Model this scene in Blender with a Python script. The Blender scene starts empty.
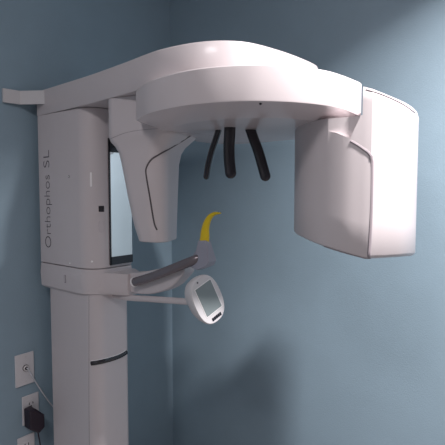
import bpy, bmesh, math
from mathutils import Vector, Matrix
from mathutils.bvhtree import BVHTree

# world frame: X = straight out from the left wall, Y = along that wall towards the room corner, Z up, metres.
# origin of X,Y = vertical rotation axis of the x-ray machine.
S = bpy.context.scene
C = bpy.data.collections.new('room'); S.collection.children.link(C)
rad = math.radians

# ------------------------------------------------------------------ camera
CAM = Vector((.771, -1.103, 1.5)); TH = rad(38); PT = rad(3.5); FPX = 450.0
Rv = Vector((math.cos(TH), math.sin(TH), 0))
Fv = Vector((-math.sin(TH)*math.cos(PT), math.cos(TH)*math.cos(PT), -math.sin(PT)))
Uv = Rv.cross(Fv)
cd = bpy.data.cameras.new('camera'); cam = bpy.data.objects.new('camera', cd); C.objects.link(cam)
cd.sensor_width = 36; cd.lens = 36*FPX/445; cd.clip_start = .02
M = Matrix((( Rv.x, Uv.x, -Fv.x, CAM.x), (Rv.y, Uv.y, -Fv.y, CAM.y), (Rv.z, Uv.z, -Fv.z, CAM.z), (0, 0, 0, 1)))
cam.matrix_world = M
S.camera = cam

def ray(x, y): return (Fv + Rv*((x-222.5)/FPX) - Uv*((y-222.5)/FPX))
def on_v(x, y, v): r = ray(x, y); return CAM + r*((v-CAM.y)/r.y)       # sight line meets the plane Y = v
def on_u(x, y, u): r = ray(x, y); return CAM + r*((u-CAM.x)/r.x)
def on_z(x, y, z): r = ray(x, y); return CAM + r*((z-CAM.z)/r.z)

# ------------------------------------------------------------------ materials
def mat(name, col, rough=.5, metal=0, coat=0, noise=0, nscale=40, bump=0, bscale=300, emit=None, spec=.5):
    m = bpy.data.materials.new(name); m.use_nodes = True
    nt = m.node_tree; b = nt.nodes['Principled BSDF']
    b.inputs['Base Color'].default_value = (*col, 1); b.inputs['Roughness'].default_value = rough
    b.inputs['Metallic'].default_value = metal; b.inputs['Coat Weight'].default_value = coat
    b.inputs['Specular IOR Level'].default_value = spec
    b.inputs['Coat Roughness'].default_value = .12
    tc = nt.nodes.new('ShaderNodeTexCoord')
    if noise:
        n = nt.nodes.new('ShaderNodeTexNoise'); n.inputs['Scale'].default_value = nscale; n.inputs['Detail'].default_value = 6
        nt.links.new(tc.outputs['Object'], n.inputs['Vector'])
        mx = nt.nodes.new('ShaderNodeMixRGB'); mx.blend_type = 'MIX'
        mx.inputs['Color1'].default_value = (*[c*(1-noise) for c in col], 1)
        mx.inputs['Color2'].default_value = (*[min(1, c*(1+noise)) for c in col], 1)
        nt.links.new(n.outputs['Fac'], mx.inputs['Fac']); nt.links.new(mx.outputs['Color'], b.inputs['Base Color'])
    if bump:
        n2 = nt.nodes.new('ShaderNodeTexNoise'); n2.inputs['Scale'].default_value = bscale; n2.inputs['Detail'].default_value = 4
        nt.links.new(tc.outputs['Object'], n2.inputs['Vector'])
        bp = nt.nodes.new('ShaderNodeBump'); bp.inputs['Strength'].default_value = bump; bp.inputs['Distance'].default_value = .002
        nt.links.new(n2.outputs['Fac'], bp.inputs['Height']); nt.links.new(bp.outputs['Normal'], b.inputs['Normal'])
    return m
WHITE = mat('white_plastic', (.61, .555, .563), .38, coat=.25, noise=.015, nscale=25)
UNDER = mat('glossy_white_plastic', (.60, .545, .56), .26, coat=.35, noise=.01)
SEAM = mat('seam_shadow_gap_plastic', (.09, .075, .08), .6)
TRIM = mat('grey_trim', (.30, .26, .28), .4, noise=.03)
DARK = mat('black_plastic', (.012, .010, .016), .25, coat=.3, noise=.05)
HANDLE = mat('dark_grey_handle', (.19, .165, .18), .22, metal=.35, noise=.03)
GREY = mat('bluish_grey_plastic', (.31, .31, .37), .35, noise=.04)
YELLOW = mat('yellow_plastic', (.72, .52, .012), .4, noise=.03)
MIRR = mat('mirror_glass', (1, .95, .91), .06, metal=1)
SCREEN = mat('grey_screen', (.22, .26, .265), .25, coat=.3, noise=.03)
PLATE = mat('outlet_white_plastic', (.72, .70, .72), .4, noise=.02)
CABLE = mat('pale_cable', (.55, .56, .60), .5, noise=.02)
ADAPT = mat('black_adapter_plastic', (.022, .012, .024), .45, noise=.1)
METAL = mat('white_painted_steel', (.66, .64, .65), .4, noise=.02)
LET = mat('grey_lettering', (.05, .04, .055), .5, noise=.02)
LIGHTP = mat('bright_white_plastic', (.9, .88, .88), .3, noise=.01)
PAINT = mat('blue_grey_wall_paint', (.285, .39, .465), .55, noise=.06, nscale=9, bump=.35, bscale=260)
CEILM = mat('white_ceiling_paint', (.72, .72, .72), .8, noise=.02, bump=.3, bscale=150)
WARM = mat('pale_grey_wall_paint', (.46, .45, .46), .7, noise=.03, nscale=9, bump=.3, bscale=260)
FLOORM = mat('beige_vinyl_floor', (.22, .205, .20), .45, noise=.12, nscale=14)
BASEM = mat('white_baseboard_paint', (.6, .6, .6), .5, noise=.02)

# ------------------------------------------------------------------ helpers
def build(name, bm, m, parent=None, smooth=30, bevel=0, seg=3, recalc=True):
    if recalc: bmesh.ops.recalc_face_normals(bm, faces=bm.faces)
    me = bpy.data.meshes.new(name); bm.to_mesh(me); bm.free()
    o = bpy.data.objects.new(name, me); C.objects.link(o); me.materials.append(m)
    for p in me.polygons: p.use_smooth = True
    me.set_sharp_from_angle(angle=rad(smooth))
    if bevel:
        b = o.modifiers.new('bevel', 'BEVEL'); b.width = bevel; b.segments = seg; b.limit_method = 'ANGLE'; b.angle_limit = rad(40)
        b.harden_normals = True
    if parent is not None:
        o.parent = parent
        if parent.type == 'EMPTY' : o.matrix_parent_inverse = Matrix.Translation(-Vector(parent.location))
    return o
def thing(name, loc, label, cat, group=None):
    o = bpy.data.objects.new(name, None); C.objects.link(o); o.location = loc; o.empty_display_size = .1
    o['label'] = label; o['category'] = cat
    if group: o['group'] = group
    return o
def struct(o): o['kind'] = 'structure'; return o
def box(bm, a, b):
    r = bmesh.ops.create_cube(bm, size=1)
    for v in r['verts']:
        v.co = Vector([(a[i]+b[i])/2 + v.co[i]*(b[i]-a[i]) for i in range(3)])
    return bm
def obb(bm, c, x, y, z):            # box from centre and three half-axis vectors
    r = bmesh.ops.create_cube(bm, size=2)
    for v in r['verts']: v.co = c + x*v.co.x + y*v.co.y + z*v.co.z
    return bm
def loft(bm, rings, cap=True, closed=True):
    vr = [[bm.verts.new(p) for p in r] for r in rings]; n = len(rings[0])
    for a, b in zip(vr[:-1], vr[1:]):
        for i in range(n if closed else n-1):
            bm.faces.new((a[i], a[(i+1) % n], b[(i+1) % n], b[i]))
    if cap: bm.faces.new(vr[0][::-1]); bm.faces.new(vr[-1])
    return bm
def fillet(pts, rs, seg=8):          # rounded polygon, 2-D
    out = []; n = len(pts)
    for i in range(n):
        p = Vector(pts[i]); a = Vector(pts[i-1])-p; b = Vector(pts[(i+1) % n])-p
        la, lb = a.length, b.length; a.normalize(); b.normalize()
        ang = a.angle(b); d = min(rs[i]/math.tan(ang/2), la*.49, lb*.49); r = d*math.tan(ang/2)
        s = p+a*d; e = p+b*d; c = p + (a+b).normalized()*(r/math.sin(ang/2))
        a0 = math.atan2(s.y-c.y, s.x-c.x); a1 = math.atan2(e.y-c.y, e.x-c.x); da = (a1-a0+math.pi) % (2*math.pi)-math.pi
        for k in range(seg+1):
            t = a0+da*k/seg; out.append((c.x+r*math.cos(t), c.y+r*math.sin(t)))
    return out
def catmull(P, k=8):
    P = [Vector(p) for p in P]; out = []
    for i in range(len(P)-1):
        p0 = P[max(i-1, 0)]; p1 = P[i]; p2 = P[i+1]; p3 = P[min(i+2, len(P)-1)]
        for j in range(k):
            t = j/k
            out.append(.5*((2*p1)+(p2-p0)*t+(2*p0-5*p1+4*p2-p3)*t*t+(-p0+3*p1-3*p2+p3)*t**3))
    out.append(P[-1]); return out
def tube(bm, P, r, n=10, side=None, r2=None, round_end=False):
    """sweep; r may be a number or list; with side (vector) the section is an ellipse r along side, r2 across"""
    P = [Vector(p) for p in P]; rings = []
    R = r if isinstance(r, (list, tuple)) else [r]*len(P)
    R2 = r2 if isinstance(r2, (list, tuple)) else ([r2]*len(P) if r2 else R)
    prev = None
    for i, p in enumerate(P):
        t = (P[min(i+1, len(P)-1)]-P[max(i-1, 0)]).normalized()
        s = side.copy() if side is not None else (prev if prev is not None else (Vector((0, 0, 1)) if abs(t.z) < .9 else Vector((1, 0, 0))))
        s = (s - t*s.dot(t)).normalized(); u = t.cross(s); prev = s
        rings.append([p + s*(R[i]*math.cos(2*math.pi*k/n)) + u*(R2[i]*math.sin(2*math.pi*k/n)) for k in range(n)])
    return loft(bm, rings)
def rounded_ends(P, r, r2, k=4):     # extends a path with shrinking sections so the end is round
    P = [Vector(p) for p in P]; d = (P[-1]-P[-2]).normalized(); R = [r]*len(P); R2 = [r2]*len(P)
    for i in range(1, k+1):
        a = math.pi/2*i/k; P.append(P[len(R)-i if False else -1] if False else P[-1]); P[-1] = P[-1]
        P[-1] = P[-1] + d*(r*(math.sin(a)-math.sin(math.pi/2*(i-1)/k)))
        R.append(max(r*math.cos(a), .0004)); R2.append(max(r2*math.cos(a), .0004))
    return P, R, R2
def bvh(o): return BVHTree.FromPolygons([v.co for v in o.data.vertices], [p.vertices for p in o.data.polygons])
def hit(tree, x, y):
    loc, nor, i, d = tree.ray_cast(CAM, ray(x, y).normalized())
    return (loc, nor) if loc else (None, None)
def stroke(name, target, pts, r, m, parent, k=6, lift=0.0, n=8):
    """thin line lying on the surface of target"""
    tr = bvh(target); P = []; N = []
    for q in catmull([(x, y, 0) for x, y in pts], k):
        l, nn = hit(tr, q.x, q.y)
        if l is not None:
            P.append(l + nn*lift); N.append(nn)
    bm = bmesh.new(); tube(bm, P, r, n)
    return build(name, bm, m, parent)
def prism_v(bm, prof, v0, v1):       # (x,z) outline extruded along Y
    return loft(bm, [[Vector((x, v0, z)) for x, z in prof], [Vector((x, v1, z)) for x, z in prof]])
DR = rad(13); cD, sD = math.cos(DR), math.sin(DR)
def rot(r, t, z): return Vector((r*cD-t*sD, r*sD+t*cD, z))   # frame of the rotating unit

# ------------------------------------------------------------------ room
UW, VW, CE = -.91, .609, 2.74; UR, VF = 2.5, -2.6
def slab(name, a, b, m): return struct(build(name, box(bmesh.new(), a, b), m, smooth=30))
slab('floor', (UW-.1, VF-.1, -.1), (UR+.1, VW+.1, 0), FLOORM)
slab('ceiling', (UW-.1, VF-.1, CE), (UR+.1, VW+.1, CE+.1), CEILM)
slab('wall_left', (UW-.1, VF-.1, 0), (UW, VW, CE), PAINT)
slab('wall_back', (UW-.1, VW, 0), (UR+.1, VW+.1, CE), PAINT)
slab('wall_right', (UR, VF-.1, 0), (UR+.1, VW, CE), WARM)
slab('wall_front', (UW, VF-.1, 0), (UR, VF, CE), WARM)
slab('baseboard_left', (UW, VF, 0), (UW+.012, VW, .1), BASEM)
slab('baseboard_back', (UW+.012, VW-.012, 0), (UR, VW, .1), BASEM)

# ------------------------------------------------------------------ x-ray machine
mach = thing('dental_xray_machine', (-.69, -.07, 0),
    'tall white panoramic dental x-ray machine with round overhead arm and grey column beside the wall', 'x-ray machine')
# column
colplan = fillet([(-.83, -.152), (-.545, -.152), (-.545, .006), (-.83, .006)], [.012, .05, .02, .012], 8)
col = build('column', loft(bmesh.new(), [[Vector((x, y, z)) for x, y in colplan] for z in (.03, 1.8)]), WHITE, mach, bevel=.003)
stroke('column_seam', col, [(89, 296), (89, 350), (89, 400), (89.5, 458)], .0006, SEAM, col)
stroke('grip_slot', col, [(91.2, 363.3), (100, 362), (110, 359.5), (120, 356), (129, 350.5)], .0108, DARK, col, lift=-.0042)
s2 = stroke('slot_rim', col, [(90.6, 363.4), (100, 362), (110, 359.5), (120, 356), (129.2, 350.4)], .0124, LIGHTP, col, lift=-.0066)
fp = fillet([(-.88, -.2), (-.42, -.2), (-.42, .06), (-.88, .06)], [.02, .06, .06, .02])
build('base_plate', loft(bmesh.new(), [[Vector((x, y, z)) for x, y in fp] for z in (0, .03)]), METAL, mach, bevel=.004)
# carriage cover
cvplan = fillet([(-.866, -.165), (-.533, -.165), (-.533, .016), (-.866, .016)], [.008, .075, .012, .008], 12)
cover = build('column_cover', loft(bmesh.new(), [[Vector((x, y, z)) for x, y in cvplan] for z in (1.24, 1.8015)]), WHITE, mach, bevel=.0025)
# collar below it
cl = lambda g, z: [Vector((x+(g if x > -.7 else -g*.2), y+(-g if y < -.07 else g), z)) for x, y in cvplan]
collar = build('collar', loft(bmesh.new(), [cl(-.012, 1.14), cl(.0, 1.15), cl(.003, 1.20), cl(.0, 1.237)]), WHITE, mach, smooth=25)
# mirror with dark frame
def panel(name, v0, v1, z0, z1, u0, u1, m, par):
    o = build(name, box(bmesh.new(), (u0, v0, z0), (u1, v1, z1)), m, par, bevel=.001); return o
mir = panel('mirror_panel', -.086, .010, 1.278, 1.652, -.534, -.527, MIRR, mach)
fr = bmesh.new()
box(fr, (-.534, -.089, 1.249), (-.5275, .0125, 1.278)); box(fr, (-.534, -.089, 1.652), (-.5275, .0125, 1.70))
box(fr, (-.534, -.091, 1.249), (-.5275, -.086, 1.70))
build('mirror_frame', fr, DARK, mir)
# markings on the cover
def word(text, za, zb):              # letters run upwards on the side of the cover
    fc = bpy.data.curves.new('txt', 'FONT'); fc.body = text; fc.size = .068; fc.extrude = .0006; fc.offset = -.0016
    fo = bpy.data.objects.new('txt', fc); C.objects.link(fo)
    bpy.context.view_layer.update()
    me = bpy.data.meshes.new_from_object(fo.evaluated_get(bpy.context.evaluated_depsgraph_get()))
    bpy.data.objects.remove(fo)
    xs = [v.co.x for v in me.vertices]; L0, L1 = min(xs), max(xs)
    for v in me.vertices:
        x = (v.co.x-L0)/(L1-L0)*(zb-za)+za; y = v.co.y; z = v.co.z
        v.co = Vector((-.786-y*.86, -.1652-z, x))
    me.materials.clear(); me.materials.append(LET)
    lt = bpy.data.objects.new('lettering', me); C.objects.link(lt); lt.parent = cover
word('Orthophos', 1.300, 1.575); word('SL', 1.602, 1.668)
tc = bvh(cover)
def decal(name, x, y, w, h, m, par=cover, tree=tc, depth=.002, rnd=0):
    l, n = hit(tree, x, y)
    if l is None: return
    up = Vector((0, 0, 1)); up = (up-n*up.dot(n)).normalized(); sd = up.cross(n)
    bm = bmesh.new()
    pl = fillet([(-w/2, -h/2), (w/2, -h/2), (w/2, h/2), (-w/2, h/2)], [max(rnd, .0003)]*4, 6)
    loft(bm, [[l + sd*a + up*b + n*d for a, b in pl] for d in (-depth, depth*.4)])
    return build(name, bm, m, par)
decal('indicator_dot', 69, 176.5, .0085, .0085, SEAM, rnd=.0042); decal('indicator_dot', 69.2, 176.5, .005, .005, LIGHTP, rnd=.0024, depth=.0035)
decal('indicator_light', 91, 179.5, .006, .05, LIGHTP, rnd=.0025)
decal('sensor_window', 101.3, 208.8, .019, .021, DARK, rnd=.002)
decal('rocker_button', 101.2, 226.5, .017, .043, UNDER, rnd=.008, depth=.0035)
decal('screw_cap', 92, 261.5, .007, .007, LIGHTP, rnd=.003); decal('screw_cap', 70, 263.2, .007, .005, LIGHTP, rnd=.002)
tcl = bvh(collar)
decal('latch_mark', 65, 279, .012, .030, TRIM, par=collar, tree=tcl, rnd=.004); decal('latch_mark', 64.6, 278.7, .009, .026, UNDER, par=collar, tree=tcl, rnd=.004, depth=.003)

# upper arm
ARM = [(-.872, -.160), (-.70, -.170), (-.507, -.182), (-.30, -.204), (-.21, -.217), (-.132, -.223), (-.035, -.211), (.04, -.178), (.092, -.119), (.121, -.015), (.134, .083), (.136, .17),
       (.122, .205), (.07, .222), (-.05, .228), (-.18, .224), (-.34, .205), (-.507, .17), (-.70, .14), (-.872, .13)]
def armplan(g=0):
    P = catmull([(x, y, 0) for x, y in ARM], 4); n = len(P); c = Vector((-.1, .04, 0)); out = []
    for i, p in enumerate(P):
        t = P[min(i+1, n-1)]-P[max(i-1, 0)]; t.normalize(); q = p + Vector((-t.y, t.x, 0))*g; out.append((q.x, q.y))
    return out
ap = armplan(); arm = build('upper_arm', loft(bmesh.new(), [[Vector((x, y, z)) for x, y in armplan(g)] for z, g in ((1.803, .002), (1.807, 0), (1.890, 0), (1.895, .002), (1.897, .006))]), WHITE, mach, smooth=40)
build('arm_cap', box(bmesh.new(), (-.82, -.10, 1.895), (-.70, .02, 1.922)), METAL, arm, bevel=.004)
# hub
hb = bmesh.new(); loft(hb, [[Vector((-.02+.17*math.cos(a*math.pi/24), .17*math.sin(a*math.pi/24), z)) for a in range(48)] for z in (1.79, 1.806)])
build('rotation_hub', hb, TRIM, mach)
# rotating ring
RING = [(-.228, -.222), (-.13, -.270), (-.012, -.290), (.074, -.281), (.153, -.248), (.205, -.210), (.252, -.155), (.289, -.080), (.303, -.010), (.309, .060), (.3095, .092), (.304, .103), (.285, .140),
        (.2, .192), (.09, .203), (-.03, .205), (-.15, .202), (-.255, .18), (-.325, .10), (-.335, 0), (-.305, -.10), (-.268, -.17), (-.242, -.210), (-.2375, -.2175)]
def ringplan(s, z, dx=0, dy=0):
    n = len(RING); P = [Vector((*RING[k % n], 0)) for k in range(-2, n+3)]; out = []
    cat = catmull(P, 6)[12:12+6*n]
    return [Vector((p.x*s+dx, p.y*s+dy, z-(.012*min(1, max(0, p.y/.2)) if z < 1.717 else 0))) for p in cat]
rb = bmesh.new()
loft(rb, [ringplan(.80, 1.690, 0, .030), ringplan(.83, 1.691, 0, .026), ringplan(.978, 1.7135), ringplan(.997, 1.716), ringplan(1, 1.719),
          ringplan(1, 1.796), ringplan(.995, 1.799), ringplan(.97, 1.80)])
ring = build('rotor_ring', rb, UNDER, mach, smooth=24)
ring.data.materials.append(WHITE)
for p in ring.data.polygons:
    if p.center.z > 1.7165: p.material_index = 1
sb = bmesh.new()
P = [Vector((.02+.128*math.cos(a*math.pi/24), .012+.128*math.sin(a*math.pi/24), 1.6898)) for a in range(49)]
tube(sb, P, .0007, 6); build('hub_seam', sb, TRIM, ring)
l, n = hit(bvh(ring), 260.5, 103.6)
sc = bmesh.new(); r_ = bmesh.ops.create_uvsphere(sc, u_segments=12, v_segments=8, radius=.0035)
for v in r_['verts']: v.co = v.co + l
build('screw_hole', sc, DARK, ring)

def head(name, levels, m, par, corner, zt=None, bevel=.004, smooth=32, seg=10):
    rings = []
    for z, q in levels:
        pl = fillet(q, corner, seg)
        rings.append([rot(r, t, z(r, t) if callable(z) else z) for r, t in pl])
    return build(name, loft(bmesh.new(), rings), m, par, bevel=bevel, smooth=smooth)
# tube head: quads near-outer, near-inner, far-inner, far-outer in the rotor frame
T = [
 (1.352, [(-.340, -.078), (-.238, -.080), (-.276, .070), (-.395, .070)]),
 (1.41, [(-.356, -.088), (-.238, -.088), (-.276, .075), (-.405, .075)]),
 (1.50, [(-.377, -.092), (-.235, -.093), (-.275, .080), (-.42, .080)]),
 (1.60, [(-.398, -.095), (-.232, -.098), (-.272, .085), (-.435, .085)]),
 (1.635, [(-.407, -.096), (-.228, -.100), (-.262, .085), (-.445, .085)]),
 (1.655, [(-.424, -.097), (-.220, -.104), (-.245, .085), (-.452, .09)]),
 (1.670, [(-.441, -.098), (-.21, -.108), (-.222, .085), (-.46, .095)]),
 (1.682, [(-.446, -.100), (-.20, -.112), (-.204, .085), (-.46, .1)]),
 (1.700, [(-.447, -.100), (-.20, -.114), (-.20, .085), (-.46, .1)]),
 (1.8035, [(-.447, -.100), (-.20, -.114), (-.20, .085), (-.46, .1)]),
]
tubeh = head('tube_head', T, WHITE, mach, [.045, .05, .04, .05])
tt = bvh(tubeh)
stroke('cover_groove', tubeh, [(193, 134), (184, 140), (171, 148), (160, 154), (151, 160), (146.3, 168), (146.3, 176), (150, 198), (154, 222), (157, 230)], .0027, SEAM, tubeh, lift=-.0006)
stroke('shell_seam', tubeh, [(110, 139), (122, 134), (134, 131), (150, 129.2), (164, 128.4), (180, 128.3), (192, 129)], .0008, TRIM, tubeh)
# sensor head
zb_ = lambda r, t: 1.345+max(0, .355-r)*.22-max(0, t+.03)*.10
zt_ = lambda r, t: 1.759-(r-.345)*.36
SP = [(p.x, p.y) for p in catmull([(.125, .10, 0), (.138, .03, 0), (.18, -.045, 0), (.235, -.092, 0), (.30, -.115, 0), (.345, -.119, 0), (.368, -.1185, 0)], 5)]
SP += [(p.x, p.y) for p in catmull([(.375, -.113, 0), (.41, -.08, 0), (.443, -.037, 0), (.461, .03, 0), (.463, .09, 0), (.445, .145, 0), (.39, .178, 0), (.26, .18, 0), (.16, .16, 0)], 5)]
def splan(g=0):
    n = len(SP); out = []
    for k in range(n):
        t = Vector(SP[(k+1) % n])-Vector(SP[k-1]); t.normalize(); out.append((SP[k][0]-t.y*g, SP[k][1]+t.x*g))
    return out
def cut(o, a, b):                     # take a notch out of a body, box given in the rotor frame
    cb = bmesh.new()
    if isinstance(a, list): loft(cb, [a, b]); bmesh.ops.recalc_face_normals(cb, faces=cb.faces)
    else:
        box(cb, a, b)
        for v in cb.verts: v.co = rot(v.co.x, v.co.y, v.co.z)
    cm = bpy.data.meshes.new('c'); cb.to_mesh(cm); cb.free(); co = bpy.data.objects.new('c', cm); C.objects.link(co)
    md = o.modifiers.new('b', 'BOOLEAN'); md.operation = 'DIFFERENCE'; md.solver = 'EXACT'; md.object = co
    bpy.context.view_layer.update()
    me = bpy.data.meshes.new_from_object(o.evaluated_get(bpy.context.evaluated_depsgraph_get()))
    o.modifiers.clear(); o.data = me; bpy.data.objects.remove(co)
    for p in me.polygons: p.use_smooth = True
    me.set_sharp_from_angle(angle=rad(28))
SL = [((lambda r, t: zb_(r, t)), splan(.010)), ((lambda r, t: zb_(r, t)+.004), splan(.003)), ((lambda r, t: zb_(r, t)+.010), splan())]
SL += [((lambda r, t, f=f: zb_(r, t)+.010+(zt_(r, t)-.012-zb_(r, t)-.010)*f), splan()) for f in (.2, .4, .6, .8, .95, 1)]
SL += [((lambda r, t: zt_(r, t)), splan(.004))]
bm = bmesh.new(); loft(bm, [[rot(r, t, z(r, t)) for r, t in q] for z, q in SL])
sens = build('sensor_head', bm, WHITE, mach, smooth=28)
cut(sens, (.0, -.3, 1.691), (.346, .3, 2))
def on_t(x, y, t):                    # sight line meets the plane t = const of the rotor frame, returns r, z
    e = Vector((-sD, cD, 0)); r = ray(x, y); p = CAM + r*((t-CAM.dot(e))/r.dot(e)); return (p.x*cD+p.y*sD, p.z)
q = [on_t(360.3, 105, -.119), on_t(360.3, 116.5, -.119), on_t(350, 138.5, -.119), on_t(343, 135.5, -.119), on_t(336, 132.5, -.119), on_t(326, 130, -.119), on_t(322, 105, -.119)]
cut(sens, [rot(r, -.16, z) for r, z in q], [rot(r, -.104, z) for r, z in q])
stroke('cover_groove', sens, [(350.5, 141), (357, 144.7), (364, 149.5), (369, 153.5), (371.8, 159), (372.3, 168), (371.6, 205), (370.3, 240), (369.2, 258)], .0048, TRIM, sens, lift=-.0028)
stroke('bottom_trim', sens, [(299, 237), (316, 243.5), (342, 252), (360, 256.8), (367.5, 258.3), (390, 258), (409, 256.2)], .0028, TRIM, sens, lift=-.001)
stroke('top_seam', sens, [(366, 89.5), (380.5, 94), (400.7, 103), (414.5, 112.5)], .0018, TRIM, sens)

# temple supports
def support(path, ws, w2):
    P = catmull(path, 6)
    d = (P[-1]-P[-2]).normalized(); R = [ws]*len(P); R2 = [w2]*len(P); e = P[-1]
    for i in range(1, 7):
        a = math.pi/2*i/6; P.append(e+d*ws*math.sin(a)); R.append(max(ws*math.cos(a), .0003)); R2.append(max(w2*math.cos(a), .0003))
    bm = bmesh.new(); tube(bm, P, R, 20, side=Rv, r2=R2)
    return build('temple_support', bm, DARK, mach, smooth=60)
def path_v(pts, v0, z0=1.70):
    return [Vector((on_v(x, y, v0).x, v0, on_v(x, y, v0).z)) for x, y in pts]
support(path_v([(221, 122), (216.5, 137), (212, 150.4), (208.5, 164), (206.4, 176.5)], -.06), .0095, .016)
support(path_v([(230.3, 120), (229.6, 135), (229, 148), (229.5, 162), (230.7, 173)], -.085), .0160, .008)
support(path_v([(247.5, 121), (253, 137), (258, 150.4), (262, 164), (265.3, 176)], -.02), .0150, .008)

# patient arm: casing, handle bar, bite block holder, bite block
root = fillet([(-.66, -.168), (-.575, -.166), (-.525, -.112), (-.452, -.078), (-.452, -.02), (-.52, .018), (-.66, .018)], [.002, .06, .06, .006, .02, .02, .002], 6)
rootb = bmesh.new(); loft(rootb, [[Vector((x if x > -.6 else x, y*(1 if y > -.03 else f), z)) for x, y in root] for z, f in ((1.146, .93), (1.152, .98), (1.17, 1.0), (1.215, 1.0), (1.223, .98))])
build('arm_root', rootb, WHITE, collar, smooth=40)
prof = [(-.462, 1.156), (-.466, 1.19), (-.462, 1.222), (-.404, 1.232), (-.334, 1.249), (-.28, 1.262), (-.212, 1.272), (-.196, 1.256), (-.217, 1.232), (-.259, 1.197), (-.335, 1.167), (-.41, 1.155)]
cpr = [(p.x, p.y) for p in catmull([(a, b, 0) for a, b in prof], 4)]
cas = build('patient_arm', prism_v(bmesh.new(), cpr, -.064, -.01), WHITE, mach, bevel=.008, smooth=40)
hp = catmull([on_v(134.5, 282, -.080), on_v(146, 278.5, -.080), on_v(159, 274, -.080), on_v(175, 267.7, -.078), on_v(189, 262.2, -.072), on_v(196, 259.5, -.063), on_v(201, 258, -.052)], 5)
hb2 = bmesh.new(); tube(hb2, hp, .0150, 18); build('handle_bar', hb2, HANDLE, mach)
hr = bmesh.new(); hd = (hp[1]-hp[0]).normalized(); tube(hr, [hp[0]-hd*.007, hp[0]-hd*.002, hp[0]+hd*.003], [.012, .0178, .0172], 18); build('handle_rim', hr, LIGHTP, cas)
bh = [(-.139, 1.360), (-.147, 1.330), (-.160, 1.305), (-.168, 1.278), (-.137, 1.268), (-.098, 1.284), (-.087, 1.300), (-.098, 1.335), (-.108, 1.362)]
bm = bmesh.new()
loft(bm, [[Vector((x, -.050-(.013 if z > 1.32 else .022), z)) for x, z in bh], [Vector((x, -.050+(.013 if z > 1.32 else .018), z)) for x, z in bh]])
hold = build('bite_block_holder', bm, GREY, mach, bevel=.004, smooth=40)
yp = catmull([(-.1235, -.05, 1.358), (-.121, -.05, 1.368), (-.119, -.05, 1.392), (-.112, -.05, 1.415), (-.100, -.05, 1.433), (-.083, -.05, 1.4435), (-.062, -.05, 1.446)], 5)
nY = len(yp); wy = [.0175-.0015*min(1, i/10)-.0135*max(0, (i-8)/(nY-9))**.9 for i in range(nY)]
yd = [.011-.004*i/nY for i in range(nY)]
bm = bmesh.new(); tube(bm, yp, yd, 16, side=Vector((0, 1, 0)), r2=wy); build('bite_block', bm, YELLOW, mach, smooth=60)

# control panel on its arm
pa = catmull([(-.60, -.06, 1.135), (-.48, -.065, 1.135), (-.364, -.06, 1.145), (-.214, -.05, 1.157), (-.18, -.05, 1.160)], 5)
bm = bmesh.new(); tube(bm, pa, .0105, 14, side=Vector((0, 1, 0)), r2=.0105); build('panel_arm', bm, WHITE, mach)
def camvec(a, b, c): return Rv*a + Vector((-math.sin(TH), math.cos(TH), 0))*b + Vector((0, 0, 1))*c
e1 = camvec(.038, .018, -.093).normalized(); e2 = camvec(.05, .045, .029); e2 = (e2-e1*e2.dot(e1)).normalized()
nn = e2.cross(e1)
if nn.dot(Fv) > 0: nn = -nn
pc = on_v(208.6, 299.6, -.06)
def outline(s, a=.078, b=.054, ex=2.5, n=48):
    o = []
    for k in range(n):
        t = 2*math.pi*k/n; c, q = math.cos(t), math.sin(t)
        o.append((s*a*math.copysign(abs(c)**(2/ex), c), s*b*math.copysign(abs(q)**(2/ex), q)))
    return o
bm = bmesh.new(); lv = [(0, .96), (-.002, .985), (-.006, 1.0), (-.018, .99), (-.034, .94), (-.050, .84), (-.066, .68), (-.078, .42), (-.083, .15)]
loft(bm, [[pc + e1*a + e2*b + nn*d for a, b in outline(s)] for d, s in lv])
cp = build('control_panel', bm, METAL, mach, smooth=40)
def onface(name, ca, cb, ha, hb, m, d=.0015, rnd=.002):
    bm = bmesh.new(); pl = fillet([(ca-ha, cb-hb), (ca+ha, cb-hb), (ca+ha, cb+hb), (ca-ha, cb+hb)], [rnd]*4, 4)
    loft(bm, [[pc+e1*a+e2*b+nn*z for a, b in pl] for z in (-.001, d)]); return build(name, bm, m, cp)
onface('screen_bezel', -.004, .002, .0495, .0345, LIGHTP, .0008)
onface('screen', -.004, .002, .047, .032, SCREEN, .0016)
for k in range(5): onface('key', .062, -.014+.008*k, .005, .0033, DARK, .0014, .0006)
onface('camera_dot', -.066, -.012, .0025, .0025, DARK, .001, .002)
tcp = bvh(cp)
l, n = hit(tcp, 188, 310.5)
decal('round_mark', 188, 310.5, .009, .013, DARK, par=cp, tree=tcp, rnd=.004, depth=.002)

# wall bracket
A = on_z(40, 90.2, 1.897); A.z = 1.897
bp = [(-.845, -.180), (-.892, -.222), (-.909, -.222), (-.909, -.287), (-.897, -.287), (-.897, -.234), (-.885, -.228), (-.845, -.19)]
bm = bmesh.new(); 
def wallstrip(P, th):
    P = [Vector((x, y)) for x, y in P]; L = []; R = []
    for i, p in enumerate(P):
        t = (P[min(i+1, len(P)-1)]-P[max(i-1, 0)]).normalized(); nrm = Vector((-t.y, t.x))
        L.append(p+nrm*th/2); R.append(p-nrm*th/2)
    return [(q.x, q.y) for q in L+R[::-1]]
ws = wallstrip([(-.80, -.150), (-.862, -.190), (-.897, -.213), (-.904, -.275)], .010)
loft(bm, [[Vector((x, y, z)) for x, y in ws] for z in (1.842, 1.892)])
build('wall_bracket', bm, METAL, mach, smooth=20)

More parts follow.
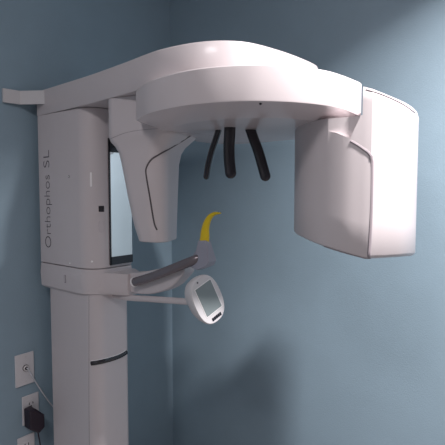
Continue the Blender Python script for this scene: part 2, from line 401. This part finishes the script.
# ------------------------------------------------------------------ outlets, cable and adapter
def wall_box(bm, v0, v1, z0, z1, d0, d1): return box(bm, (UW+d0, v0, z0), (UW+d1, v1, z1))
def cyl_u(bm, v, z, r, d0, d1, n=24):
    return loft(bm, [[Vector((UW+d, v+r*math.cos(2*math.pi*k/n), z+r*math.sin(2*math.pi*k/n))) for k in range(n)] for d in (d0, d1)])
def plate(name, v0, v1, z0, z1, label, cat):
    t = thing(name, (UW, (v0+v1)/2, z0), label, cat)
    build('wall_plate', wall_box(bmesh.new(), v0, v1, z0, z1, 0, .006), PLATE, t, bevel=.0025); return t
t = plate('cable_outlet', -.257, -.180, .753, .880, 'white wall plate with a round socket and thin cable, highest of the three plates', 'outlet')
zc, vc = .822, -.216
build('socket_ring', cyl_u(bmesh.new(), vc, zc, .0125, .005, .009), SEAM, t); build('socket_rim', cyl_u(bmesh.new(), vc, zc, .0105, .006, .013), LIGHTP, t)
build('socket_hole', cyl_u(bmesh.new(), vc, zc, .0065, .007, .0145), DARK, t)
for zz in (.768, .866): build('screw', cyl_u(bmesh.new(), vc, zz, .003, .005, .0072, 12), METAL, t)
def duplex(v0, v1, z0, z1, label):
    t = plate('power_outlet', v0, v1, z0, z1, label, 'outlet'); vm = (v0+v1)/2; zm = (z0+z1)/2
    for s in (1, -1):
        zz = zm+s*.0205
        f = build('socket_face', cyl_u(bmesh.new(), vm, zz, .0165, .005, .0085), PLATE, t)
        b2 = bmesh.new(); wall_box(b2, vm-.0085, vm-.006, zz-.001, zz+.008, .006, .0092); wall_box(b2, vm+.006, vm+.0085, zz-.001, zz+.008, .006, .0092)
        cyl_u(b2, vm, zz-.0085, .003, .006, .0092, 12); build('socket_slots', b2, DARK, f)
    build('screw', cyl_u(bmesh.new(), vm, zm, .003, .005, .0075, 12), METAL, t)
duplex(-.233, -.164, .592, .708, 'white power outlet on the left wall with the black adapter plugged in')
duplex(-.256, -.186, .432, .549, 'white power outlet at the bottom edge, lowest of the three plates')
# adapter
t = thing('power_adapter', (UW+.01, -.19, .58), 'black plug-in power adapter in the middle outlet of the left wall', 'adapter')
hx = [(on_u(x, y, UW+.052).y, on_u(x, y, UW+.052).z) for x, y in ((29.2, 411.5), (35, 408.5), (44.6, 414.5), (45, 427), (39.5, 433.5), (29.8, 430))]
hc = (sum(p[0] for p in hx)/6, sum(p[1] for p in hx)/6)
bm = bmesh.new(); loft(bm, [[Vector((UW+d, hc[0]+(v-hc[0])*s, hc[1]+(z-hc[1])*s)) for v, z in hx] for d, s in ((.0095, .9), (.014, 1), (.050, 1), (.056, .88))])
build('adapter_body', bm, ADAPT, t, bevel=.003, smooth=20)
bm = bmesh.new(); tube(bm, catmull([(UW+.035, -.19, .580), (UW+.036, -.187, .55), (UW+.032, -.178, .50), (UW+.02, -.165, .40), (UW+.016, -.15, .2), (UW+.02, -.14, .02)], 6), .0028, 8)
build('adapter_cord', bm, ADAPT, t)
bm = bmesh.new(); P = catmull([(UW+.014, vc, zc), (UW+.024, vc+.003, zc-.004), (UW+.03, -.200, .785), (UW+.032, -.165, .715), (UW+.03, -.13, .655), (UW+.03, -.09, .60), (UW+.03, -.03, .55)], 8)
tube(bm, P, .0026, 10); o = build('coaxial_cable', bm, CABLE)
o['label'] = 'thin pale cable running from the top wall plate down behind the column'; o['category'] = 'cable'

# ------------------------------------------------------------------ lights
def area(name, loc, size, power, col, target=None, spread=180):
    l = bpy.data.lights.new(name, 'AREA'); l.shape = 'DISK'; l.size = size; l.energy = power; l.color = col; l.spread = rad(spread)
    o = bpy.data.objects.new(name, l); C.objects.link(o); o.location = loc
    if target: o.rotation_euler = (Vector(target)-Vector(loc)).to_track_quat('-Z', 'Y').to_euler()
    return o
area('ceiling_lamp', (.98, -.115, CE-.02), .10, 52, (1, .95, .95), spread=123)
area('fill_light', (.45, -1.7, CE-.02), .6, 17, (1, .95, .97))  # added fill light that lifts the shaded column side, not a real fixture
w = bpy.data.worlds.new('world'); S.world = w; w.use_nodes = True
w.node_tree.nodes['Background'].inputs[0].default_value = (.6, .7, .85, 1); w.node_tree.nodes['Background'].inputs[1].default_value = .3
S.view_settings.view_transform = 'Standard'; S.view_settings.look = 'None'; S.view_settings.gamma = 1; S.view_settings.use_curve_mapping = False
S.view_settings.exposure = .0
